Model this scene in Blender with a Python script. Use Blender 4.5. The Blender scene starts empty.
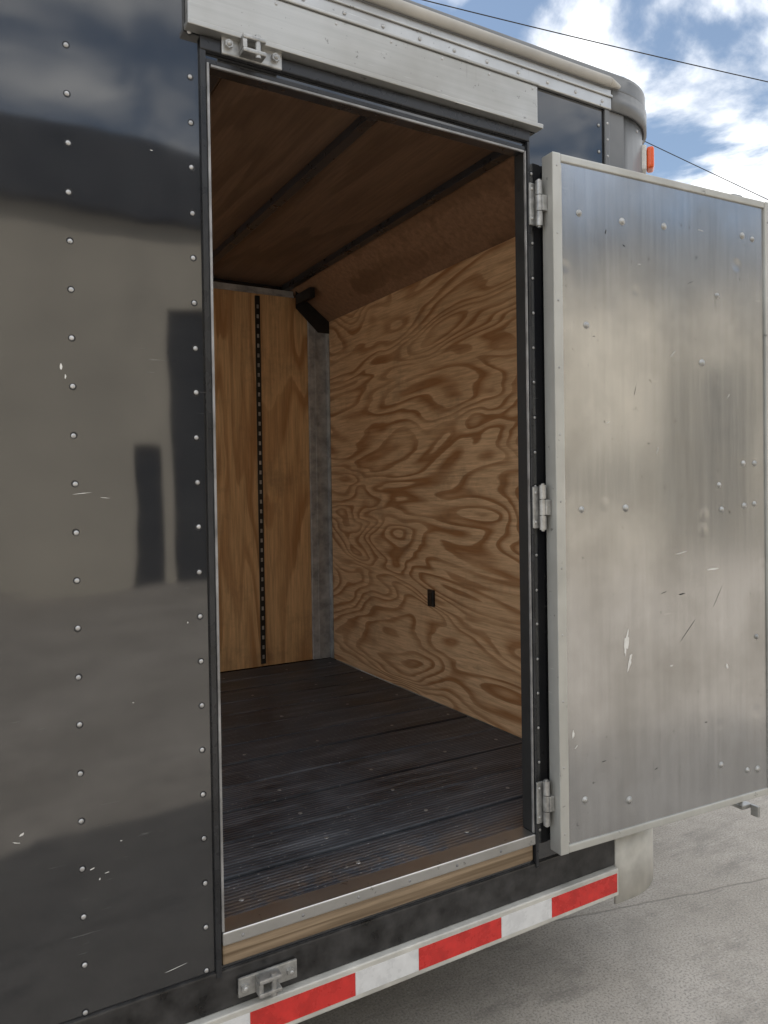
import bpy, bmesh, math, random
from mathutils import Vector, Matrix
random.seed(7)
sc = bpy.context.scene
R = math.radians

# ------------------------------------------------------------------ node helpers
def newmat(name):
    m = bpy.data.materials.new(name); m.use_nodes = True
    nt = m.node_tree
    return m, nt, nt.nodes["Principled BSDF"]
def N(nt, t, **kw):
    n = nt.nodes.new(t)
    for k, v in kw.items(): setattr(n, k, v)
    return n
def L(nt, a, b): nt.links.new(a, b)
def setin(nt, sock, v):
    if hasattr(v, "is_output"): nt.links.new(v, sock)
    else: sock.default_value = v
def math_(nt, op, a, b=None, c=None):
    n = N(nt, "ShaderNodeMath", operation=op)
    setin(nt, n.inputs[0], a)
    if b is not None: setin(nt, n.inputs[1], b)
    if c is not None: setin(nt, n.inputs[2], c)
    return n.outputs[0]
def ocoord(nt, scale=(1, 1, 1), rot=(0, 0, 0), loc=(0, 0, 0)):
    tc = N(nt, "ShaderNodeTexCoord"); mp = N(nt, "ShaderNodeMapping")
    mp.inputs["Scale"].default_value = scale
    mp.inputs["Rotation"].default_value = rot
    mp.inputs["Location"].default_value = loc
    L(nt, tc.outputs["Object"], mp.inputs["Vector"])
    return mp.outputs["Vector"]
def noise(nt, vec, scale=1, detail=3, rough=0.5, dist=0.0):
    n = N(nt, "ShaderNodeTexNoise")
    n.inputs["Scale"].default_value = scale; n.inputs["Detail"].default_value = detail
    n.inputs["Roughness"].default_value = rough; n.inputs["Distortion"].default_value = dist
    L(nt, vec, n.inputs["Vector"])
    return n.outputs["Fac"]
def ramp(nt, fac, stops, interp='LINEAR'):
    n = N(nt, "ShaderNodeValToRGB"); cr = n.color_ramp; cr.interpolation = interp
    while len(cr.elements) < len(stops): cr.elements.new(0.5)
    for e, (p, c) in zip(cr.elements, stops):
        e.position = p
        e.color = (c, c, c, 1) if isinstance(c, (int, float)) else (*c, 1)
    L(nt, fac, n.inputs["Fac"])
    return n.outputs["Color"]
def mix(nt, fac, a, b, bt='MIX'):
    n = N(nt, "ShaderNodeMix", data_type='RGBA', blend_type=bt)
    setin(nt, n.inputs[0], fac)
    def s(i, v):
        if hasattr(v, "is_output"): nt.links.new(v, n.inputs[i])
        else: n.inputs[i].default_value = (*v, 1) if len(v) == 3 else v
    s(6, a); s(7, b)
    return n.outputs[2]
def bump(nt, bsdf, h, strength, dist):
    n = N(nt, "ShaderNodeBump"); n.inputs["Strength"].default_value = strength
    n.inputs["Distance"].default_value = dist
    L(nt, h, n.inputs["Height"]); L(nt, n.outputs["Normal"], bsdf.inputs["Normal"])
    return n

# ------------------------------------------------------------------ materials
def m_simple(name, col, rough=0.5, metal=0.0, var=0.15, vs=6.0, bmp=0.0, bs=60.0):
    m, nt, b = newmat(name)
    v = ocoord(nt)
    f = noise(nt, v, vs, 3, 0.6)
    lo = tuple(c * (1 - var) for c in col); hi = tuple(min(1, c * (1 + var)) for c in col)
    L(nt, ramp(nt, f, [(0.3, lo), (0.7, hi)]), b.inputs["Base Color"])
    L(nt, ramp(nt, f, [(0.3, max(0.02, rough * 0.8)), (0.7, min(1, rough * 1.2))]), b.inputs["Roughness"])
    b.inputs["Metallic"].default_value = metal
    if bmp: bump(nt, b, noise(nt, v, bs, 2), bmp, 0.002)
    return m

def m_blackpaint():
    m, nt, b = newmat("black_painted_aluminium")
    v = ocoord(nt)
    dust = noise(nt, v, 2.2, 4, 0.65)
    fine = noise(nt, v, 220, 2, 0.7)
    col = mix(nt, ramp(nt, dust, [(0.35, 0.0), (0.8, 0.6)]), (0.012, 0.013, 0.016), (0.040, 0.039, 0.038))
    col = mix(nt, ramp(nt, fine, [(0.68, 0.0), (0.76, 0.35)]), col, (0.12, 0.12, 0.12))
    st = noise(nt, ocoord(nt, (3, 3, 60), (0, 0.25, 0)), 3, 3, 0.6)
    msk = noise(nt, v, 3.0, 1)
    scr = math_(nt, 'MULTIPLY', ramp(nt, st, [(0.66, 0.0), (0.70, 1.0)]), ramp(nt, msk, [(0.54, 0.0), (0.62, 1.0)]))
    col = mix(nt, math_(nt, 'MULTIPLY', scr, 0.22), col, (0.35, 0.35, 0.34))
    L(nt, col, b.inputs["Base Color"])
    L(nt, ramp(nt, dust, [(0.3, 0.035), (0.75, 0.075)]), b.inputs["Roughness"])
    b.inputs["IOR"].default_value = 1.95
    lo = noise(nt, ocoord(nt, (1.0, 1.0, 0.6)), 1.6, 1, 0.4)
    mid = noise(nt, v, 6, 1, 0.5)
    h = math_(nt, 'ADD', lo, math_(nt, 'MULTIPLY', mid, 0.04))
    bump(nt, b, h, 0.5, 0.026)
    return m

def m_alu(name, col, rough, streak=(1, 1, 1), scuff=True, metal=0.95, wave=0.0, sc_=0.5, stain=0.6, off=0.0):
    m, nt, b = newmat(name)
    v = ocoord(nt, loc=(off, off, off))
    s = noise(nt, ocoord(nt, streak), 8, 4, 0.65)
    bl = noise(nt, v, 2.5, 4, 0.6)
    c = mix(nt, ramp(nt, s, [(0.3, 0.0), (0.7, 1.0)]), tuple(x * (1 - 0.2 * sc_) for x in col), tuple(min(1, x * (1 + 0.12 * sc_)) for x in col))
    c = mix(nt, ramp(nt, bl, [(0.42, 0.0), (0.75, stain)]), c, tuple(x * 0.55 for x in (col[0], col[1] * 0.97, col[2] * 0.92)))
    r = math_(nt, 'ADD', ramp(nt, bl, [(0.3, rough * 0.8), (0.75, rough * 1.4)]), math_(nt, 'MULTIPLY', s, 0.06))
    if scuff:
        sp = noise(nt, v, 34, 3, 0.7)
        c = mix(nt, ramp(nt, sp, [(0.67, 0.0), (0.71, 0.55)]), c, (0.09, 0.085, 0.08))
        for k, (sca, ro) in enumerate([((3, 3, 70), (0, 0.95, 0)), ((60, 2, 2), (0, 0.35, 0))]):
            st = noise(nt, ocoord(nt, sca, ro, (k * 3.1 + off, 0, k)), 2.2, 2, 0.6)
            mk = noise(nt, ocoord(nt, loc=(k * 5 + off, 2, k)), 4, 3, 0.7)
            f = math_(nt, 'MULTIPLY', ramp(nt, st, [(0.66, 0.0), (0.70, 1.0)]), ramp(nt, mk, [(0.54, 0.0), (0.68, 0.55)]))
            c = mix(nt, f, c, (0.85, 0.85, 0.84) if k != 1 else (0.2, 0.2, 0.2))
    L(nt, c, b.inputs["Base Color"]); L(nt, r, b.inputs["Roughness"])
    b.inputs["Metallic"].default_value = metal
    if wave:
        a1 = noise(nt, ocoord(nt, (1, 1, 0.7)), 3.0, 1)
        vo = N(nt, "ShaderNodeTexVoronoi"); vo.inputs["Scale"].default_value = 5.5; L(nt, v, vo.inputs["Vector"])
        dent = ramp(nt, vo.outputs["Distance"], [(0.0, 0.0), (0.16, 0.14)], 'EASE')
        bump(nt, b, math_(nt, 'ADD', a1, dent), wave, 0.02)
    return m

def m_plywood(name, scl, K, light, dark, off=(0, 0, 0), fib=(1, 1, 1), knots=False):
    m, nt, b = newmat(name)
    v = ocoord(nt, scl, (0, 0, 0), off)
    f = noise(nt, v, 1.0, 2.4, 0.46, 0.6)
    wob = noise(nt, ocoord(nt, fib), 9, 2)
    g = math_(nt, 'ADD', math_(nt, 'MULTIPLY', f, K), math_(nt, 'MULTIPLY', wob, 0.7))
    fr = math_(nt, 'FRACT', g)
    band = ramp(nt, fr, [(0.0, 0.02), (0.42, 0.15), (0.74, 1.0), (0.93, 0.85), (1.0, 0.02)])
    fade = ramp(nt, noise(nt, ocoord(nt, scl), 2.4, 2), [(0.30, 0.35), (0.58, 1.0)])
    band = math_(nt, 'MULTIPLY', band, fade)
    mid = tuple((a * 0.65 + c * 0.35) for a, c in zip(light, dark))
    big = noise(nt, ocoord(nt), 1.1, 3)
    base = mix(nt, ramp(nt, big, [(0.35, 0.0), (0.7, 0.8)]), light, mid)
    c = mix(nt, band, base, dark)
    fb = noise(nt, ocoord(nt, fib), 40, 3, 0.7)
    c = mix(nt, ramp(nt, fb, [(0.3, 0.5), (0.65, 0.0)]), c, tuple(x * 0.5 for x in dark))
    if knots:
        vo = N(nt, "ShaderNodeTexVoronoi"); vo.inputs["Scale"].default_value = 3.1
        L(nt, ocoord(nt, (1, 1, 0.55)), vo.inputs["Vector"])
        c = mix(nt, ramp(nt, vo.outputs["Distance"], [(0.05, 0.9), (0.12, 0.0)]), c, (0.10, 0.03, 0.015))
    gr = noise(nt, ocoord(nt), 4, 5, 0.7)
    c = mix(nt, ramp(nt, gr, [(0.54, 0.0), (0.8, 0.55)]), c, (0.18, 0.12, 0.07))
    L(nt, c, b.inputs["Base Color"])
    b.inputs["Roughness"].default_value = 0.5
    bump(nt, b, fb, 0.25, 0.002)
    return m

def m_floor():
    m, nt, b = newmat("black_ribbed_floor")
    v = ocoord(nt)
    tc = N(nt, "ShaderNodeTexCoord"); sx = N(nt, "ShaderNodeSeparateXYZ")
    L(nt, tc.outputs["Object"], sx.inputs[0])
    rib = math_(nt, 'SINE', math_(nt, 'MULTIPLY', sx.outputs["Y"], 2 * math.pi / 0.0148))
    ribf = math_(nt, 'MULTIPLY_ADD', rib, 0.5, 0.5)
    d = noise(nt, v, 3.2, 5, 0.68, 0.3)
    d2 = noise(nt, ocoord(nt, (0.35, 3, 1)), 9, 4, 0.7)
    near = N(nt, "ShaderNodeMapRange"); near.inputs[1].default_value = 0.24; near.inputs[2].default_value = 0.03
    L(nt, sx.outputs["Y"], near.inputs[0])
    c = mix(nt, ramp(nt, d, [(0.35, 0.0), (0.68, 1.0)]), (0.034, 0.041, 0.053), (0.125, 0.142, 0.17))
    c = mix(nt, ramp(nt, d2, [(0.48, 0.0), (0.72, 0.75)]), c, (0.23, 0.25, 0.285))
    fl = noise(nt, v, 11, 4, 0.75)
    nf = math_(nt, 'MULTIPLY', near.outputs[0], ramp(nt, fl, [(0.42, 0.0), (0.56, 0.9)]))
    c = mix(nt, nf, c, (0.21, 0.145, 0.095))
    sp = noise(nt, v, 90, 2, 0.6)
    c = mix(nt, ramp(nt, sp, [(0.66, 0.0), (0.71, 0.7)]), c, (0.45, 0.44, 0.42))
    c = mix(nt, math_(nt, 'MULTIPLY', math_(nt, 'SUBTRACT', 1.0, ribf), 0.65), c, (0.008, 0.009, 0.012))
    L(nt, c, b.inputs["Base Color"])
    L(nt, ramp(nt, d, [(0.3, 0.32), (0.7, 0.6)]), b.inputs["Roughness"])
    h = math_(nt, 'ADD', math_(nt, 'MULTIPLY', ribf, 0.6), math_(nt, 'MULTIPLY', d2, 0.4))
    bump(nt, b, h, 0.6, 0.004)
    return m

def m_ground():
    m, nt, b = newmat("concrete_pavement")
    v = ocoord(nt)
    a = noise(nt, v, 0.9, 5, 0.6); f = noise(nt, v, 6, 5, 0.7); g = noise(nt, v, 130, 2, 0.7)
    c = mix(nt, ramp(nt, a, [(0.35, 0.0), (0.65, 1.0)]), (0.34, 0.305, 0.26), (0.50, 0.455, 0.40))
    c = mix(nt, ramp(nt, f, [(0.45, 0.0), (0.75, 0.65)]), c, (0.26, 0.235, 0.20))
    st = noise(nt, ocoord(nt, (1, 3.5, 1), (0, 0, R(20))), 1.6, 5, 0.7)
    c = mix(nt, ramp(nt, st, [(0.54, 0.0), (0.68, 0.6)]), c, (0.19, 0.172, 0.15))
    c = mix(nt, ramp(nt, g, [(0.36, 0.7), (0.5, 0.0)]), c, (0.2, 0.19, 0.175))
    c = mix(nt, ramp(nt, g, [(0.60, 0.0), (0.7, 0.5)]), c, (0.6, 0.58, 0.55))
    rv = ocoord(nt, (1, 1, 1), (0, 0, R(13.5)))
    sx = N(nt, "ShaderNodeSeparateXYZ"); L(nt, rv, sx.inputs[0])
    wob = math_(nt, 'MULTIPLY', math_(nt, 'SUBTRACT', noise(nt, v, 5, 4, 0.7), 0.5), 0.03)
    def joint(o, off, per):
        q = math_(nt, 'ADD', math_(nt, 'ADD', o, off), wob)
        q = math_(nt, 'PINGPONG', q, per / 2)
        return ramp(nt, math_(nt, 'MULTIPLY', q, 10), [(0.02, 1.0), (0.07, 0.0)])
    j = math_(nt, 'MAXIMUM', joint(sx.outputs["Y"], -0.843 , 3.6), joint(sx.outputs["X"], 0.4, 4.8))
    c = mix(nt, math_(nt, 'MULTIPLY', j, 0.5), c, (0.12, 0.11, 0.09))
    L(nt, c, b.inputs["Base Color"])
    b.inputs["Roughness"].default_value = 0.85
    h = math_(nt, 'SUBTRACT', math_(nt, 'MULTIPLY', g, 0.5), math_(nt, 'MULTIPLY', j, 0.5))
    bump(nt, b, h, 0.5, 0.005)
    return m

BLACK = m_blackpaint()
BLACKTRIM = m_simple("black_trim_paint", (0.02, 0.021, 0.024), 0.28, 0, 0.5, 9)
BOTRAIL = m_simple("scuffed_black_rail", (0.030, 0.029, 0.029), 0.33, 0, 0.8, 14, 0.3)
GREYC = m_simple("grey_corner_cap", (0.17, 0.175, 0.18), 0.4, 0.2, 0.15, 5)
ALU = m_alu("mill_aluminium", (0.55, 0.55, 0.54), 0.32, (1, 1, 1))
ALUH = m_alu("header_aluminium", (0.50, 0.50, 0.485), 0.42, (0.2, 1, 9), metal=0.75, off=4.3)
DOORALU = m_alu("door_skin_aluminium", (0.50, 0.503, 0.505), 0.17, (5, 1, 0.25), wave=0.26, sc_=0.5, stain=0.75)
TRIMW = m_alu("door_frame_aluminium", (0.55, 0.55, 0.52), 0.45, (1, 1, 0.3), metal=0.5)
CREAM = m_simple("cream_roof_trim", (0.46, 0.44, 0.40), 0.5, 0.0, 0.15, 7)
OFFW = m_simple("offwhite_rub_rail", (0.55, 0.54, 0.50), 0.45, 0.1, 0.2, 10)
RIVET = m_simple("rivet_aluminium", (0.50, 0.50, 0.50), 0.4, 0.7, 0.3, 80)
GALV = m_simple("galvanised_steel", (0.30, 0.30, 0.30), 0.5, 0.5, 0.4, 14)
POST = m_simple("grey_corner_post_paint", (0.36, 0.36, 0.355), 0.5, 0.0, 0.4, 14)
HINGE = m_simple("hinge_steel", (0.42, 0.42, 0.41), 0.42, 0.75, 0.3, 40)
RUBBER = m_simple("black_rubber", (0.015, 0.015, 0.015), 0.6, 0, 0.3, 30)
PLASTIC = m_simple("black_plastic", (0.012, 0.012, 0.012), 0.4, 0, 0.2, 20)
WOODEDGE = m_plywood("weathered_wood_sill", (0.6, 4, 22), 3.0, (0.40, 0.30, 0.20), (0.15, 0.10, 0.055), fib=(0.1, 1, 3))
PLYF = m_plywood("plywood_front_wall", (1, 0.72, 2.7), 18.0, (0.82, 0.56, 0.33), (0.36, 0.165, 0.06), (0, 3.3, 1.7), (1, 0.12, 2))
PLYB = m_plywood("plywood_side_wall", (3.4, 1, 0.45), 8.0, (0.82, 0.54, 0.28), (0.48, 0.25, 0.10), (2.2, 0, 0.6), (2, 1, 0.1), knots=True)
CEIL = m_plywood("brown_ceiling_panel", (3, 0.5, 1), 5.0, (0.21, 0.135, 0.09), (0.13, 0.08, 0.052), (0, 0, 0), (2, 0.1, 1))  # even dark brown panel, deeper in tone than the wall plywood
FLOOR = m_floor(); GROUND = m_ground()
REDT = m_simple("red_reflective_tape", (0.60, 0.035, 0.03), 0.28, 0.0, 0.18, 25)
WHT = m_simple("white_reflective_tape", (0.70, 0.71, 0.72), 0.28, 0.0, 0.1, 25)
CHIP = m_simple("bare_metal_chip", (0.75, 0.75, 0.73), 0.5, 0.2, 0.1, 50)
AMBER = m_simple("red_orange_lens", (0.85, 0.13, 0.03), 0.15, 0, 0.1, 30)
LENSW = m_simple("white_lamp_base", (0.75, 0.75, 0.72), 0.3, 0, 0.1, 30)
STUCCO = m_simple("cream_painted_block", (0.58, 0.53, 0.44), 0.85, 0, 0.1, 0.8, 0.3, 30)
FASCIA = m_simple("dark_metal_fascia", (0.07, 0.075, 0.085), 0.5, 0.2, 0.2, 1)
DARKD = m_simple("dark_door_paint", (0.04, 0.042, 0.045), 0.5, 0, 0.2, 2)
GLASS = m_simple("dark_window_glass", (0.02, 0.025, 0.03), 0.08, 0, 0.1, 2)
POLE = m_simple("creosoted_timber", (0.14, 0.10, 0.07), 0.85, 0, 0.3, 6, 0.4)
CABLE = m_simple("cable_black", (0.01, 0.01, 0.01), 0.6, 0, 0.1, 6)

# ------------------------------------------------------------------ geometry helpers
def empty(name, parent=None, loc=(0, 0, 0), rotz=0):
    e = bpy.data.objects.new(name, None); sc.collection.objects.link(e)
    e.location = loc; e.rotation_euler = (0, 0, rotz)
    if parent: e.parent = parent
    return e
def finish(name, bm, mat, parent, smooth=False):
    me = bpy.data.meshes.new(name); bm.normal_update(); bm.to_mesh(me); bm.free()
    for m in (mat if isinstance(mat, (list, tuple)) else [mat]): me.materials.append(m)
    if smooth:
        for p in me.polygons: p.use_smooth = True
    o = bpy.data.objects.new(name, me); sc.collection.objects.link(o)
    if parent: o.parent = parent
    return o
def addbox(bm, x0, x1, y0, y1, z0, z1, bev=0.0, mi=0, seg=2):
    b2 = bmesh.new()
    vs = [b2.verts.new(p) for p in [(x0, y0, z0), (x1, y0, z0), (x1, y1, z0), (x0, y1, z0), (x0, y0, z1), (x1, y0, z1), (x1, y1, z1), (x0, y1, z1)]]
    for f in [(0, 3, 2, 1), (4, 5, 6, 7), (0, 1, 5, 4), (1, 2, 6, 5), (2, 3, 7, 6), (3, 0, 4, 7)]:
        b2.faces.new([vs[i] for i in f])
    if bev: bmesh.ops.bevel(b2, geom=list(b2.edges), offset=bev, segments=seg, affect='EDGES', profile=0.6)
    for f in b2.faces: f.material_index = mi
    me = bpy.data.meshes.new("t"); b2.to_mesh(me); b2.free(); bm.from_mesh(me); bpy.data.meshes.remove(me)
def box(name, x0, x1, y0, y1, z0, z1, mat, parent, bev=0.0):
    bm = bmesh.new(); addbox(bm, x0, x1, y0, y1, z0, z1, bev); return finish(name, bm, mat, parent)
def addcyl(bm, p0, p1, r0, r1=None, seg=20, caps=True):
    p0 = Vector(p0); p1 = Vector(p1); d = p1 - p0
    q = d.to_track_quat('Z', 'Y').to_matrix().to_4x4()
    M = Matrix.Translation((p0 + p1) / 2) @ q
    bmesh.ops.create_cone(bm, cap_ends=caps, segments=seg, radius1=r0, radius2=r0 if r1 is None else r1, depth=d.length, matrix=M)
def adddome(bm, c, n, r, h, seg=12):
    c = Vector(c); n = Vector(n).normalized(); q = n.to_track_quat('Z', 'Y')
    rings = []
    for k, (rr, hh) in enumerate([(1.0, 0.0), (0.93, 0.45), (0.62, 0.85), (0.25, 1.0)]):
        rings.append([bm.verts.new(c + q @ Vector((rr * r * math.cos(2 * math.pi * i / seg), rr * r * math.sin(2 * math.pi * i / seg), hh * h))) for i in range(seg)])
    for a, b_ in zip(rings, rings[1:]):
        for i in range(seg): bm.faces.new([a[i], a[(i + 1) % seg], b_[(i + 1) % seg], b_[i]])
    bm.faces.new(rings[-1])
def prism(name, pts, z0, z1, mat, parent, bevtop=0.0, smooth=False):
    bm = bmesh.new()
    lo = [bm.verts.new((x, y, z0)) for x, y in pts]; hi = [bm.verts.new((x, y, z1)) for x, y in pts]
    n = len(pts)
    bm.faces.new(lo[::-1]); top = bm.faces.new(hi)
    for i in range(n): bm.faces.new([lo[i], lo[(i + 1) % n], hi[(i + 1) % n], hi[i]])
    if bevtop: bmesh.ops.bevel(bm, geom=list(top.edges), offset=bevtop, segments=5, affect='EDGES', profile=0.5)
    return finish(name, bm, mat, parent, smooth)

# ------------------------------------------------------------------ trailer
T = empty("cargo_trailer")
XR, XF = -2.1, 2.085            # rear (unseen, kept short to brighten the interior) / front
XI = 1.975                      # inner face of front plywood
W = 2.49
ZB, ZT = 0.43, 2.815            # wall skin bottom/top
DX0, DX1, DZ0, DZ1 = 0.512, 1.439, 0.585, 2.57   # door opening
RC, R2 = 0.25, 0.06
XC = XF - RC

bm = bmesh.new()
for (a, b_, c, d) in [(XR, DX0, ZB, ZT), (DX1, XC, ZB, ZT), (DX0, DX1, DZ1, ZT), (DX0, DX1, ZB, 0.52)]:
    addbox(bm, a, b_, 0.0, 0.040, c, d)
finish("side_wall", bm, BLACK, T)
box("far_side_wall", XR, XF - R2, W - 0.03, W, ZB, ZT, BLACK, T)
def arc(cx, cy, r, a0, a1, n=14):
    return [(cx + r * math.cos(R(a0 + (a1 - a0) * i / n)), cy + r * math.sin(R(a0 + (a1 - a0) * i / n))) for i in range(n + 1)]
cn = arc(XC, RC, RC, -90, 0); cf = arc(XF - R2, W - R2, R2, 0, 90)
def shell(name, path, th, z0, z1, mat, smooth=True):
    bm = bmesh.new()
    nrm = []
    for i, p in enumerate(path):
        a = Vector(path[max(0, i - 1)]); b_ = Vector(path[min(len(path) - 1, i + 1)]); t = (b_ - a).normalized()
        nrm.append(Vector((-t.y, t.x)))
    out = [(bm.verts.new((p[0], p[1], z0)), bm.verts.new((p[0], p[1], z1))) for p in path]
    inn = [(bm.verts.new((p[0] + n.x * th, p[1] + n.y * th, z0)), bm.verts.new((p[0] + n.x * th, p[1] + n.y * th, z1))) for p, n in zip(path, nrm)]
    for i in range(len(path) - 1):
        bm.faces.new([out[i][0], out[i + 1][0], out[i + 1][1], out[i][1]])
        bm.faces.new([inn[i][0], inn[i][1], inn[i + 1][1], inn[i + 1][0]])
        bm.faces.new([out[i][1], out[i + 1][1], inn[i + 1][1], inn[i][1]])
        bm.faces.new([out[i][0], inn[i][0], inn[i + 1][0], out[i + 1][0]])
    for i in (0, -1):
        bm.faces.new([out[i][0], out[i][1], inn[i][1], inn[i][0]])
    bmesh.ops.recalc_face_normals(bm, faces=bm.faces)
    return finish(name, bm, mat, T, smooth)
shell("front_corner_and_wall", cn + cf, 0.024, 0.52, ZT, GREYC, True)
skp = [(1.762, -0.010)] + arc(XC + 0.004, RC - 0.010, RC, -90, 0) + arc(XF - R2 + 0.004, W - R2 + 0.006, R2, 0, 90)
shell("front_skirt", skp, 0.009, 0.30, 0.515, OFFW, True)
box("corner_seam_trim", 1.755, 1.775, -0.008, -0.0005, 0.53, 2.752, GREYC, T, 0.003)
box("corner_panel", 1.7755, XC + 0.005, -0.004, -0.0005, 0.53, 2.752, GREYC, T, 0.001)
bm = bmesh.new()
z = 0.56
while z < 2.75:
    adddome(bm, (1.765, -0.008, z), (0, -1, 0), 0.004, 0.002); z += 0.05
for ang in (-70, -50):
    for z in (2.59, 2.73): adddome(bm, (XC + RC * math.cos(R(ang)), RC + RC * math.sin(R(ang)), z), (math.cos(R(ang)), math.sin(R(ang)), 0), 0.005, 0.003)
finish("corner_screws", bm, RIVET, T, True)
# roof
fp = [(XR, -0.008)] + arc(XC, RC, RC + 0.010, -90, 0) + arc(XF - R2, W - R2, R2 + 0.010, 0, 90) + [(XR, W + 0.008)]
prism("roof", fp, ZT + 0.001, 2.868, GREYC, T, 0.045, True)
shell("roof_corner_band", [(1.782, -0.014)] + arc(XC, RC, RC + 0.014, -90, 0) + arc(XF - R2, W - R2, R2 + 0.014, 0, 90), 0.013, 2.753, ZT, GREYC)
bm = bmesh.new()
addbox(bm, XR, 1.78, -0.012, -0.001, 2.752, 2.814, 0.003)
addbox(bm, XR, 1.78, -0.017, -0.0125, 2.788, 2.796, 0.002)
finish("top_rail", bm, ALU, T)
bm = bmesh.new()
addcyl(bm, (XR, -0.020, 2.830), (1.76, -0.020, 2.830), 0.014, seg=24)
addcyl(bm, (1.76, -0.020, 2.830), (1.81, -0.014, 2.828), 0.014, 0.007, seg=24)
finish("roof_edge_tube", bm, CREAM, T, True)
bm = bmesh.new()
x = XR + 0.1
while x < 1.77:
    adddome(bm, (x, -0.0122, 2.770), (0, -1, 0), 0.0055, 0.003); x += 0.11
finish("top_rail_screws", bm, RIVET, T, True)

# header drip rail above door
bm = bmesh.new()
addbox(bm, 0.468, 1.470, -0.026, -0.001, 2.632, 2.740, 0.005, seg=3)
addbox(bm, 0.465, 1.482, -0.034, -0.002, 2.619, 2.6315, 0.002)
addbox(bm, 0.465, 1.473, -0.030, -0.002, 2.7405, 2.748, 0.002)
finish("header_rail", bm, ALUH, T)
bm = bmesh.new()
x = 0.52
while x < 1.46: adddome(bm, (x, -0.026, 2.728), (0, -1, 0), 0.004, 0.002); x += 0.155
finish("header_screws", bm, RIVET, T, True)
# black door surround trim
bm = bmesh.new()
addbox(bm, 0.498, DX0 - 0.001, -0.010, -0.0005, 0.50, 2.61, 0.002)
addbox(bm, DX1 + 0.001, 1.450, -0.012, -0.0005, 0.50, 2.583, 0.002)
addbox(bm, 0.498, 1.450, -0.012, -0.0005, 2.584, 2.614, 0.003)
addbox(bm, DX0, DX1, -0.006, 0.040, DZ1 - 0.012, DZ1 - 0.0005, 0.002)
finish("door_surround", bm, BLACKTRIM, T)
bm = bmesh.new()
addbox(bm, DX0, DX0 + 0.006, -0.013, 0.042, 0.602, DZ1 - 0.0125, 0.002)
addbox(bm, DX1 - 0.005, DX1 - 0.0005, -0.008, -0.001, 0.602, DZ1 - 0.0125, 0.001)
addbox(bm, DX0 + 0.011, DX1 - 0.007, -0.008, -0.002, DZ1 - 0.018, DZ1 - 0.0125, 0.001)
finish("jamb_edge_strip", bm, GALV, T)
bm = bmesh.new()
addbox(bm, DX1 - 0.003, DX1 + 0.0, 0.0, 0.041, 0.602, DZ1 - 0.0125, 0.001)
finish("door_seal", bm, RUBBER, T)
# sill
bm = bmesh.new()
addbox(bm, DX0 + 0.001, DX1 - 0.001, -0.014, 0.047, 0.570, 0.6005, 0.004, seg=3)
finish("aluminium_threshold", bm, ALU, T)
bm = bmesh.new()
addbox(bm, DX0 + 0.003, DX1 - 0.003, -0.003, 0.045, 0.5205, 0.5695, 0.004)
finish("wooden_sill", bm, WOODEDGE, T)
bm = bmesh.new()
x = 0.56
while x < 1.42:
    adddome(bm, (x, -0.0142, 0.584), (0, -1, 0), 0.004, 0.002); x += 0.15
finish("threshold_screws", bm, GALV, T, True)
# bottom rails
box("bottom_rail", XR, 1.76, -0.008, 0.02, 0.423, 0.512, BOTRAIL, T, 0.004)
bm = bmesh.new()
addbox(bm, XR, 1.758, -0.026, 0.02, 0.337, 0.422, 0.005, seg=3)
finish("rub_rail", bm, OFFW, T)
bm = bmesh.new()
P = 0.457; x = 0.569 - 9 * P
while x < 1.745:
    for (a, b_, mi) in [(x, x + 0.272, 0), (x + 0.272, x + P, 1)]:
        a = max(a, XR + 0.01); b_ = min(b_, 1.750)
        if b_ - a > 0.01: addbox(bm, a + 0.0006, b_ - 0.0006, -0.0268, -0.0261, 0.351, 0.408, 0, mi)
    x += P
finish("reflective_tape", bm, [REDT, WHT], T)

# rivets on side wall
bm = bmesh.new(); ring = bmesh.new()
def riv(x, z, r=0.0052):
    adddome(bm, (x + random.uniform(-.001, .001), -0.0005, z + random.uniform(-.0015, .0015)), (0, -1, 0), r, 0.0028)
    addcyl(ring, (x, -0.0006, z), (x, 0.0, z), r + 0.0022, seg=16)
for col in (0.222, 0.478, -0.4, -1.0, -1.6):
    z = 0.52
    while z < 2.74:
        riv(col, z); z += 0.1
z = 0.60
while z < 2.58: riv(1.464, z, 0.0045); z += 0.1
for z in (2.62, 2.70): riv(1.735, z, 0.0045)
finish("wall_rivets", bm, RIVET, T, True); finish("wall_rivet_rings", ring, BLACKTRIM, T)

bm = bmesh.new()
def chip(x, z, w, h, y=-0.0007, rot=0.0, n=9):
    vs = []
    for i in range(n):
        a = 2 * math.pi * i / n; rr = random.uniform(0.45, 1.0)
        px, pz = w * rr * math.cos(a), h * rr * math.sin(a)
        vs.append(bm.verts.new((x + px * math.cos(rot) - pz * math.sin(rot), y, z + px * math.sin(rot) + pz * math.cos(rot))))
    bm.faces.new(vs)
for args in [(0.20, 1.86, 0.003, 0.009), (0.208, 1.84, 0.002, 0.005), (0.11, 0.92, 0.008, 0.003, -.0007, .4), (0.10, 0.905, 0.009, 0.0012, -.0007, -.3),
             (0.24, 0.815, 0.006, 0.002, -.0007, .3), (0.27, 0.80, 0.007, 0.0012, -.0007, .1), (0.255, 0.79, 0.002, 0.004), (0.41, 0.55, 0.028, 0.0012, -.0007, .12),
             (0.30, 0.86, 0.003, 0.0015), (0.39, 2.34, 0.004, 0.0012), (0.33, 1.15, 0.003, 0.0012), (0.45, 1.31, 0.002, 0.003),
             (0.235, 1.60, 0.022, 0.0008, -.0007, .1), (0.28, 1.59, 0.012, 0.0007, -.0007, -.1)]:
    chip(*args)
finish("paint_chips", bm, CHIP, T)

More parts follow.
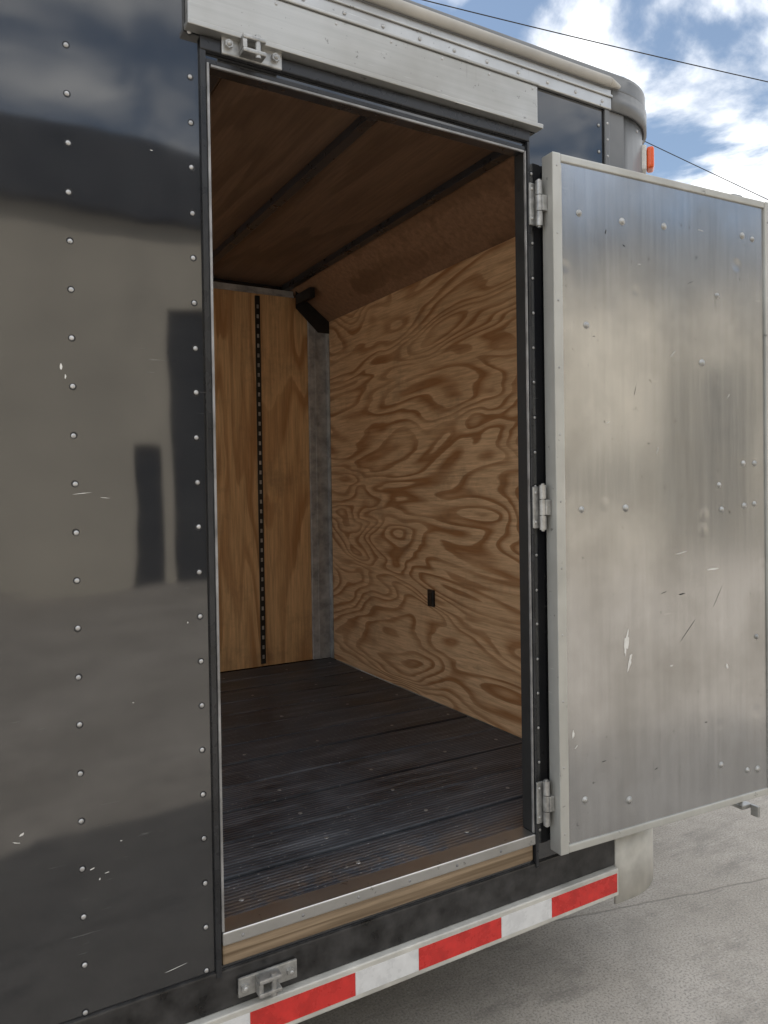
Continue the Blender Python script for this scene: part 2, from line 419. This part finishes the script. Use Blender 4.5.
def keeper(zc):
    bm = bmesh.new()
    addbox(bm, 0.545, 0.690, -0.0195, -0.0125, zc - 0.022, zc + 0.022, 0.003)
    addbox(bm, 0.585, 0.640, -0.050, -0.0200, zc - 0.020, zc - 0.010, 0.003)
    addbox(bm, 0.585, 0.640, -0.050, -0.0200, zc + 0.010, zc + 0.020, 0.003)
    addbox(bm, 0.585, 0.595, -0.048, -0.0200, zc - 0.0095, zc + 0.0095, 0.001)
    addcyl(bm, (0.622, -0.042, zc - 0.026), (0.622, -0.042, zc + 0.026), 0.007)
    for x_ in (0.560, 0.672):
        addcyl(bm, (x_, -0.0196, zc), (x_, -0.028, zc), 0.010, seg=6)
        adddome(bm, (x_, -0.028, zc), (0, -1, 0), 0.006, 0.004)
    finish("latch_keeper", bm, HINGE, T)
keeper(2.604); keeper(0.466)

# ---- interior
IX0 = XR
bm = bmesh.new(); y = 0.050
while y < 2.43:
    y1 = min(y + 0.190, 2.438)
    addbox(bm, IX0, (XI - 0.002) if y > 0.15 else 1.80, y, y1, 0.56, 0.584 + random.uniform(-.002, .001), 0.004); y = y1 + 0.009
finish("floor_planks", bm, FLOOR, T)
box("floor_underlay", IX0, 1.80, 0.0475, 2.4595, 0.50, 0.559, RUBBER, T)
bm = bmesh.new()
for y in (0.13, 0.32, 0.52, 0.72, 1.1, 1.5, 1.9, 2.3):
    for x in (0.62, 0.95, 1.28, 1.62, 1.9):
        if y > 0.2 or x < 1.7: adddome(bm, (x + random.uniform(-.02, .02), y + random.uniform(-.01, .01), 0.584), (0, 0, 1), 0.007, 0.0018)
finish("floor_screws", bm, HINGE, T, True)
box("front_plywood", XI, XI + 0.018, 0.16, 2.438, 0.586, 2.600, PLYF, T)
bm = bmesh.new()
for (a, b_) in [(IX0, -0.93), (-0.927, 0.292), (0.295, 1.543), (1.547, XI - 0.118)]:
    addbox(bm, a, b_, 2.440, 2.4585, 0.586, 2.735, 0.001)
finish("side_plywood", bm, PLYB, T)
bm = bmesh.new()
addbox(bm, IX0, DX0 - 0.03, 0.0455, 0.057, 0.602, 2.735)
addbox(bm, DX1 + 0.03, 1.85, 0.0455, 0.049, 0.602, 2.6)
finish("near_side_plywood", bm, PLYB, T)
bm = bmesh.new()
addbox(bm, XI - 0.117, XI - 0.001, 2.425, 2.459, 0.586, 2.66, 0.003)
addbox(bm, XI - 0.080, XI - 0.066, 2.421, 2.4245, 0.586, 2.60, 0.001)
addbox(bm, XI - 0.006, XI - 0.0005, 2.385, 2.4245, 0.586, 2.60, 0.001)
finish("corner_post", bm, POST, T)
XS = 1.715
bm = bmesh.new()
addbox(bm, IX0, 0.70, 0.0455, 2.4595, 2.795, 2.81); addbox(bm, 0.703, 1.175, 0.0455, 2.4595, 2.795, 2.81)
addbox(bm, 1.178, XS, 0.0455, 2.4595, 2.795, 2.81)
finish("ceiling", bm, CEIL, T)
bm = bmesh.new()
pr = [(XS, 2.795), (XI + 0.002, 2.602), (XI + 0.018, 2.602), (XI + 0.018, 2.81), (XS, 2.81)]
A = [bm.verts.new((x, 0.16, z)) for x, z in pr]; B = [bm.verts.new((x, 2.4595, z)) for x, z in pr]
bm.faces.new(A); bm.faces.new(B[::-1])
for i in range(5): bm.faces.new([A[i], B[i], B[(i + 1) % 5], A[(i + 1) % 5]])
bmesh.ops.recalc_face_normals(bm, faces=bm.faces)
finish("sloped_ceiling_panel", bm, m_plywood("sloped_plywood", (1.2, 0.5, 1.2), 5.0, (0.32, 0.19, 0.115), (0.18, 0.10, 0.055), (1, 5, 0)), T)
bm = bmesh.new()
for x in (-1.8, -1.1, -0.5, 0.1, 0.66, 1.175, XS):
    addbox(bm, x - 0.020, x + 0.020, 0.060, 2.438, 2.764, 2.7945, 0.003)
finish("roof_bows", bm, m_simple("dark_steel", (0.035, 0.036, 0.040), 0.3, 0.2, 0.2, 10), T)
bm = bmesh.new()
addbox(bm, IX0, 1.76, 2.415, 2.4385, 2.735, 2.7635, 0.002)
addbox(bm, IX0, 1.76, 2.405, 2.4145, 2.725, 2.735, 0.001)
finish("top_channel", bm, POST, T)
bm = bmesh.new()
g = [(1.76, 2.76), (1.76, 2.66), (1.90, 2.53), (XI - 0.002, 2.53), (XI - 0.002, 2.60)]
A = [bm.verts.new((x, 2.380, z)) for x, z in g]; B = [bm.verts.new((x, 2.3845, z)) for x, z in g]
bm.faces.new(A); bm.faces.new(B[::-1])
for i in range(5): bm.faces.new([A[i], B[i], B[(i + 1) % 5], A[(i + 1) % 5]])
bmesh.ops.recalc_face_normals(bm, faces=bm.faces)
addbox(bm, 1.76, 1.79, 2.18, 2.379, 2.68, 2.735, 0.003)
finish("corner_gusset", bm, PLASTIC, T)
# E-track
bm = bmesh.new()
addbox(bm, 1.530, 1.560, 2.434, 2.4392, 0.60, 2.72, 0.001, 0)
z = 0.63
while z < 2.70:
    addbox(bm, 1.539, 1.551, 2.4325, 2.4338, z, z + 0.022, 0.0005, 1); z += 0.056
finish("logistics_track", bm, [PLASTIC, HINGE], T)
bm = bmesh.new()
addbox(bm, XI - 0.013, XI - 0.0002, 1.290, 1.340, 1.037, 1.117, 0.004)
addbox(bm, XI - 0.016, XI - 0.0132, 1.300, 1.330, 1.050, 1.104, 0.001)
finish("electrical_outlet", bm, PLASTIC, T)
# rear end out of view, added as an opening to light the interior
bm = bmesh.new()
addbox(bm, XR - 0.05, XR - 0.001, 0, 0.06, 0.43, 2.815, 0.004); addbox(bm, XR - 0.05, XR - 0.001, W - 0.06, W, 0.43, 2.815, 0.004)
addbox(bm, XR - 0.05, XR - 0.001, 0.061, W - 0.061, 2.76, 2.815, 0.004); addbox(bm, XR - 0.05, XR - 0.001, 0.061, W - 0.061, 0.43, 0.575, 0.004)
finish("added_rear_opening", bm, BLACKTRIM, T)
# chassis, wheels, tongue
bm = bmesh.new()
addbox(bm, XR, 1.98, 0.35, 0.45, 0.38, 0.499, 0.004); addbox(bm, XR, 1.98, 2.04, 2.14, 0.38, 0.499, 0.004)
for x in (-2.0, -1.2, -0.4, 0.4, 1.2, 1.7): addbox(bm, x, x + 0.06, 0.03, 2.45, 0.44, 0.498, 0.003)
addcyl(bm, (2.05, 0.55, 0.42), (3.25, 1.245, 0.42), 0.05, seg=4); addcyl(bm, (2.05, 1.94, 0.42), (3.25, 1.245, 0.42), 0.05, seg=4)
addbox(bm, 3.2, 3.5, 1.2, 1.29, 0.40, 0.47, 0.01)
addcyl(bm, (2.95, 1.245, 0.0), (2.95, 1.245, 0.85), 0.03)
for x in (-1.45, -0.65): addcyl(bm, (x, 0.3, 0.33), (x, 2.2, 0.33), 0.04)
finish("chassis", bm, BOTRAIL, T)
bm = bmesh.new()
for x in (-1.45, -0.65):
    for y in (0.16, 2.33):
        addcyl(bm, (x, y - 0.1, 0.34), (x, y + 0.1, 0.34), 0.33, seg=40)
bmesh.ops.bevel(bm, geom=[e for e in bm.edges if len(e.link_faces) == 2 and e.calc_face_angle(0) > 1.2], offset=0.03, segments=3, affect='EDGES')
finish("tyres", bm, RUBBER, T)
bm = bmesh.new()
for x in (-1.45, -0.65):
    for y in (0.055, 2.435): addcyl(bm, (x, y - 0.01, 0.34), (x, y + 0.01, 0.34), 0.19, 0.17, seg=32)
finish("wheel_rims", bm, LENSW, T)
# clearance lamp on corner
a = R(-48)
lp = empty("clearance_lamp", T, (XC + RC * math.cos(a), RC + RC * math.sin(a), 2.672), a + R(90))
bm = bmesh.new(); addbox(bm, -0.030, 0.030, -0.012, 0.006, -0.040, 0.040, 0.004); finish("lamp_base", bm, LENSW, lp)
bm = bmesh.new(); addbox(bm, -0.026, 0.026, -0.036, -0.0125, -0.036, 0.036, 0.010, seg=3); finish("lamp_lens", bm, AMBER, lp)

# ---- side door (open ~177 deg)
D = empty("side_door", T, (1.484, -0.060, -0.014), R(-3.4))
DW, Z0, Z1 = 0.916, 0.561, 2.557
box("door_core", 0.004, DW - 0.004, 0.003, 0.040, Z0 + 0.004, Z1 - 0.004, BLACK, D, 0.002)
box("inner_skin", 0.030, DW - 0.018, 0.0, 0.0028, Z0 + 0.02, Z1 - 0.02, DOORALU, D)
bm = bmesh.new()
fw = 0.030
addbox(bm, 0, fw, -0.007, 0.041, Z0, Z1, 0.003)
addbox(bm, fw + 0.0005, fw + 0.005, -0.003, 0.002, Z0 + fw, Z1 - fw, 0.001)
addbox(bm, DW - 0.020, DW, -0.007, 0.041, Z0, Z1, 0.003)
addbox(bm, fw + 0.0005, DW - 0.0205, -0.006, 0.041, Z1 - 0.022, Z1 - 0.001, 0.003)
addbox(bm, fw + 0.0005, DW - 0.0205, -0.006, 0.041, Z0 + 0.001, Z0 + 0.022, 0.003)
finish("door_frame", bm, TRIMW, D)
bm = bmesh.new()
for (x, z) in [(.10, 2.40), (.265, 2.40), (.79, 2.43), (.84, 2.425), (.79, 1.68), (.84, 1.68), (.67, 1.61), (.10, 1.545), (.265, 1.545), (.68, 1.53), (.79, 1.54), (.84, 1.545),
               (.79, 0.66), (.84, 0.655), (.10, 0.70), (.265, 0.665), (.67, 2.22), (.60, 2.0), (.67, 0.70), (.44, 2.41), (.84, 1.1), (.12, 2.08)]:
    x += random.uniform(-.004, .004); s_ = random.uniform(0.75, 1.05)
    addcyl(bm, (x, -0.0012, z), (x, 0, z), 0.0115 * s_, seg=20)
    adddome(bm, (x, -0.0012, z), (0, -1, 0), 0.0078 * s_, 0.005)
for z in [0.62 + i * 0.19 for i in range(11)]: adddome(bm, (0.015, -0.007, z), (0, -1, 0), 0.0035, 0.0015)
finish("door_bolts", bm, HINGE, D, True)
bm = bmesh.new()
for args in [(.262, 1.14, 0.012, 0.050, -.0006, -.15, 16), (.275, 1.08, 0.008, 0.03, -.0006, -.3, 11), (.50, 1.40, 0.035, 0.0016, -.0006, .15), (.64, 1.34, 0.03, 0.003, -.0006, .05),
             (.45, 1.05, 0.008, 0.003), (.055, 0.90, 0.005, 0.016), (.065, 0.86, 0.012, 0.002, -.0006, .6), (.33, 2.28, 0.008, 0.0015), (.47, 2.02, 0.022, 0.001, -.0006, .8),
             (.6, 2.42, 0.02, 0.001, -.0006, -.1), (.72, 1.9, 0.01, 0.0012, -.0006, .9), (.2, 1.8, 0.008, 0.001, -.0006, .3), (.70, 1.02, 0.005, 0.012, -.0006, .3), (.40, 1.72, 0.015, 0.001, -.0006, 1.2)]:
    chip(*args)
finish("door_scuffs", bm, CHIP, D)
bm = bmesh.new()
for args in [(.42, 1.28, 0.020, 0.0012, -.0005, .2), (.50, 1.27, 0.018, 0.003, -.0005, .1), (.52, 1.15, 0.07, 0.0010, -.0005, .75), (.60, 0.85, 0.006, 0.002), (.17, 0.80, 0.010, 0.0012, -.0005, 0.1),
             (.2, 2.36, 0.012, 0.002, -.0005, 1.2), (.27, 2.33, 0.010, 0.0015, -.0005, -.4), (.15, 2.05, 0.006, 0.001), (.38, 0.74, 0.012, 0.001, -.0005, .3),
             (.66, 1.25, 0.05, 0.0008, -.0005, 1.0), (.31, 1.9, 0.03, 0.0007, -.0005, 1.3), (.55, 2.25, 0.02, 0.0008, -.0005, .4)]:
    chip(*args)
finish("door_dark_scratches", bm, RUBBER, D)
bm = bmesh.new()
addcyl(bm, (DW - 0.085, 0.062, Z0 - 0.035), (DW - 0.085, 0.062, Z1 + 0.03), 0.011)
for z in (0.7, 1.5, 2.4): addbox(bm, DW - 0.12, DW - 0.05, 0.0405, 0.075, z - 0.02, z + 0.02, 0.004)
addbox(bm, DW - 0.110, DW - 0.060, 0.030, 0.082, Z0 - 0.050, Z0 - 0.036, 0.004)
addbox(bm, DW - 0.072, DW - 0.060, 0.0, 0.029, Z0 - 0.072, Z0 - 0.036, 0.003)
addbox(bm, DW - 0.110, DW - 0.060, 0.045, 0.082, Z1 + 0.018, Z1 + 0.032, 0.004)
addbox(bm, DW + 0.0005, DW + 0.022, -0.004, 0.045, Z1 - 0.06, Z1 - 0.03, 0.004)
addbox(bm, DW + 0.0005, DW + 0.02, -0.004, 0.045, 1.48, 1.56, 0.004)
finish("lock_bar", bm, HINGE, D)
for zc in (2.405, 1.540, 0.690):
    bm = bmesh.new()
    addbox(bm, 1.440, 1.464, -0.019, -0.0125, zc - 0.060, zc + 0.060, 0.003)
    for (q0, q1) in [(-.064, -.024), (-.022, .022), (.024, .064)]: addcyl(bm, (1.465, -0.030, zc + q0), (1.465, -0.030, zc + q1), 0.010)
    addcyl(bm, (1.465, -0.030, zc - 0.068), (1.465, -0.030, zc + 0.068), 0.005)
    addbox(bm, 1.466, 1.4835, -0.044, -0.028, zc - 0.022, zc + 0.022, 0.002)
    for dz in (-0.042, 0.042): adddome(bm, (1.448, -0.019, zc + dz), (0, -1, 0), 0.005, 0.004)
    finish("door_hinge", bm, HINGE, T)

# ------------------------------------------------------------------ ground
bm = bmesh.new()
S = 600; vs = [bm.verts.new(p) for p in [(-S, -S, 0), (S, -S, 0), (S, S, 0), (-S, S, 0)]]; bm.faces.new(vs)
finish("concrete_ground", bm, GROUND, None)

# ------------------------------------------------------------------ building across the yard
B = empty("industrial_building")
YB = -12.6
bm = bmesh.new()
H = 6.6
xs = [(-22, -8.0, 0, H), (-8.0, -4.0, 4.4, H), (-4.0, 2.7, 0, H), (2.7, 3.45, 2.4, H), (3.45, 3.75, 0, H), (3.75, 7.4, 5.0, H), (7.4, 14, 0, H), (14, 17.6, 5.0, H), (17.6, 28, 0, H)]
for a, b_, c, d in xs: addbox(bm, a, b_, YB - 0.3, YB, c, d)
addbox(bm, -22, 28, YB - 14, YB - 13.7, 0, H); addbox(bm, -22, -21.7, YB - 13.69, YB - 0.31, 0, H); addbox(bm, 27.7, 28, YB - 13.69, YB - 0.31, 0, H)
finish("walls", bm, STUCCO, B)
bm = bmesh.new(); addbox(bm, -22.3, 28.3, YB - 14.3, YB + 0.25, H + 0.001, H + 1.3, 0.03); finish("roof_fascia", bm, FASCIA, B)
bm = bmesh.new()
for (a, b_, h) in [(-8, -4, 4.4), (3.75, 7.4, 5.0), (14, 17.6, 5.0)]:
    z = 0.02
    while z < h - 0.05:
        addbox(bm, a, b_, YB - 0.2, YB - 0.15, z, min(h, z + 0.24), 0.01); z += 0.245
finish("roll_up_doors", bm, DARKD, B)
bm = bmesh.new(); addbox(bm, 2.7, 3.45, YB - 0.15, YB - 0.1, 0, 2.4, 0.01); finish("entrance_door", bm, DARKD, B)
bm = bmesh.new()
for x in (-2.5, 9.5, 11.5): addbox(bm, x - 0.05, x + 1.35, YB + 0.001, YB + 0.05, 1.15, 2.3, 0.01)
finish("window_frames", bm, FASCIA, B)
bm = bmesh.new()
for x in (-2.5, 9.5, 11.5): addbox(bm, x, x + 1.3, YB + 0.0505, YB + 0.055, 1.2, 2.25)
finish("windows", bm, GLASS, B)
bm = bmesh.new()
for x in (-15, -9, -3.2, 8.3, 13, 20): addcyl(bm, (x, YB + 0.06, 0), (x, YB + 0.06, H), 0.05)
finish("downpipes", bm, STUCCO, B)

# ------------------------------------------------------------------ poles + power lines
def pole(x, y, h):
    e = empty("utility_pole", None, (x, y, 0))
    bm = bmesh.new(); addcyl(bm, (0, 0, 0), (0, 0, h), 0.16, 0.11, seg=16); finish("pole", bm, POLE, e, True)
    bm = bmesh.new(); addbox(bm, -0.06, 0.06, -1.0, 1.0, h - 0.9, h - 0.78, 0.01); finish("crossarm", bm, POLE, e)
    bm = bmesh.new()
    for yy in (-0.9, 0.2, 0.9): addcyl(bm, (0, yy, h - 0.78), (0, yy, h - 0.6), 0.05, 0.03)
    finish("insulators", bm, GALV, e)
def cable(p0, p1, sag, r=0.012):
    bm = bmesh.new(); p0 = Vector(p0); p1 = Vector(p1); n = 40; prev = None
    for i in range(n + 1):
        t = i / n; p = p0.lerp(p1, t); p.z -= sag * 4 * t * (1 - t)
        ringv = []
        d = (p1 - p0).normalized(); s = d.cross(Vector((0, 0, 1))).normalized(); u = s.cross(d)
        for k in range(6):
            a = k * math.pi / 3; ringv.append(bm.verts.new(p + s * r * math.cos(a) + u * r * math.sin(a)))
        if prev:
            for k in range(6): bm.faces.new([prev[k], prev[(k + 1) % 6], ringv[(k + 1) % 6], ringv[k]])
        prev = ringv
    finish("power_line", bm, CABLE, None, True)
CAM = Vector((0, -1.66, 1.60))
pole(-3.4, 16.1, 17.3); pole(42, 2, 10.9); pole(26.8, 6.76, 6.2)
cable((-3.3, 16.1, 14.04), (42, 2, 10.14), 0.8, 0.012)
cable((-3.4, 16.1, 16.2), (26.7, 6.76, 5.4), 0.15, 0.010)

# ------------------------------------------------------------------ light
EL = 42.0
sun_dir = Vector((-0.75 * math.cos(R(EL)), 0.66 * math.cos(R(EL)), math.sin(R(EL)))).normalized()
ld = bpy.data.lights.new("sun", 'SUN'); ld.energy = 5.0; ld.angle = R(0.5); ld.color = (1.0, 0.95, 0.88)
lo = bpy.data.objects.new("sun", ld); sc.collection.objects.link(lo)
lo.rotation_euler = sun_dir.to_track_quat('Z', 'Y').to_euler(); lo.location = (-8, 6, 12)

w = bpy.data.worlds.new("World"); sc.world = w; w.use_nodes = True
nt = w.node_tree; bg = nt.nodes["Background"]
sky = N(nt, "ShaderNodeTexSky", sky_type='NISHITA'); sky.sun_disc = False
sky.sun_elevation = R(EL); sky.sun_rotation = math.atan2(sun_dir.x, sun_dir.y)
sky.air_density = 1.1; sky.dust_density = 0.6; sky.ozone_density = 1.5
tc = N(nt, "ShaderNodeTexCoord"); sx = N(nt, "ShaderNodeSeparateXYZ"); L(nt, tc.outputs["Generated"], sx.inputs[0])
dz = math_(nt, 'ADD', math_(nt, 'MAXIMUM', sx.outputs["Z"], 0.0), 0.12)
cb = N(nt, "ShaderNodeCombineXYZ"); L(nt, math_(nt, 'DIVIDE', sx.outputs["X"], dz), cb.inputs[0]); L(nt, math_(nt, 'DIVIDE', sx.outputs["Y"], dz), cb.inputs[1])
cb.inputs[2].default_value = 3.7
cn1 = noise(nt, cb.outputs[0], 1.5, 8, 0.56, 0.25)
cmask = ramp(nt, cn1, [(0.42, 0.0), (0.545, 1.0)], 'EASE')
shade = ramp(nt, noise(nt, cb.outputs[0], 3.2, 5, 0.6), [(0.35, (7.2, 7.5, 8.0)), (0.65, (12.5, 12.5, 12.4))])
haze = mix(nt, 0.12, sky.outputs[0], (6.0, 7.2, 8.6))
col = mix(nt, cmask, haze, shade)
L(nt, col, bg.inputs["Color"]); bg.inputs["Strength"].default_value = 0.15

# ------------------------------------------------------------------ camera
cd = bpy.data.cameras.new("camera"); co = bpy.data.objects.new("camera", cd); sc.collection.objects.link(co)
cd.sensor_fit = 'VERTICAL'; cd.sensor_height = 36; cd.lens = 750 / 1024 * 36; cd.clip_start = 0.05; cd.clip_end = 2000
cd.shift_y = -0.0137
yaw, pitch, roll = R(30), R(0.7), R(0.87)
f = Vector((math.sin(yaw) * math.cos(pitch), math.cos(yaw) * math.cos(pitch), -math.sin(pitch)))
r0 = Vector((math.cos(yaw), -math.sin(yaw), 0)); u0 = r0.cross(f)
rt = r0 * math.cos(roll) - u0 * math.sin(roll); up = u0 * math.cos(roll) + r0 * math.sin(roll)
M = Matrix((rt, up, -f)).transposed().to_4x4(); M.translation = CAM
co.matrix_world = M
sc.camera = co
sc.view_settings.view_transform = 'Standard'; sc.view_settings.look = 'None'; sc.view_settings.exposure = 0
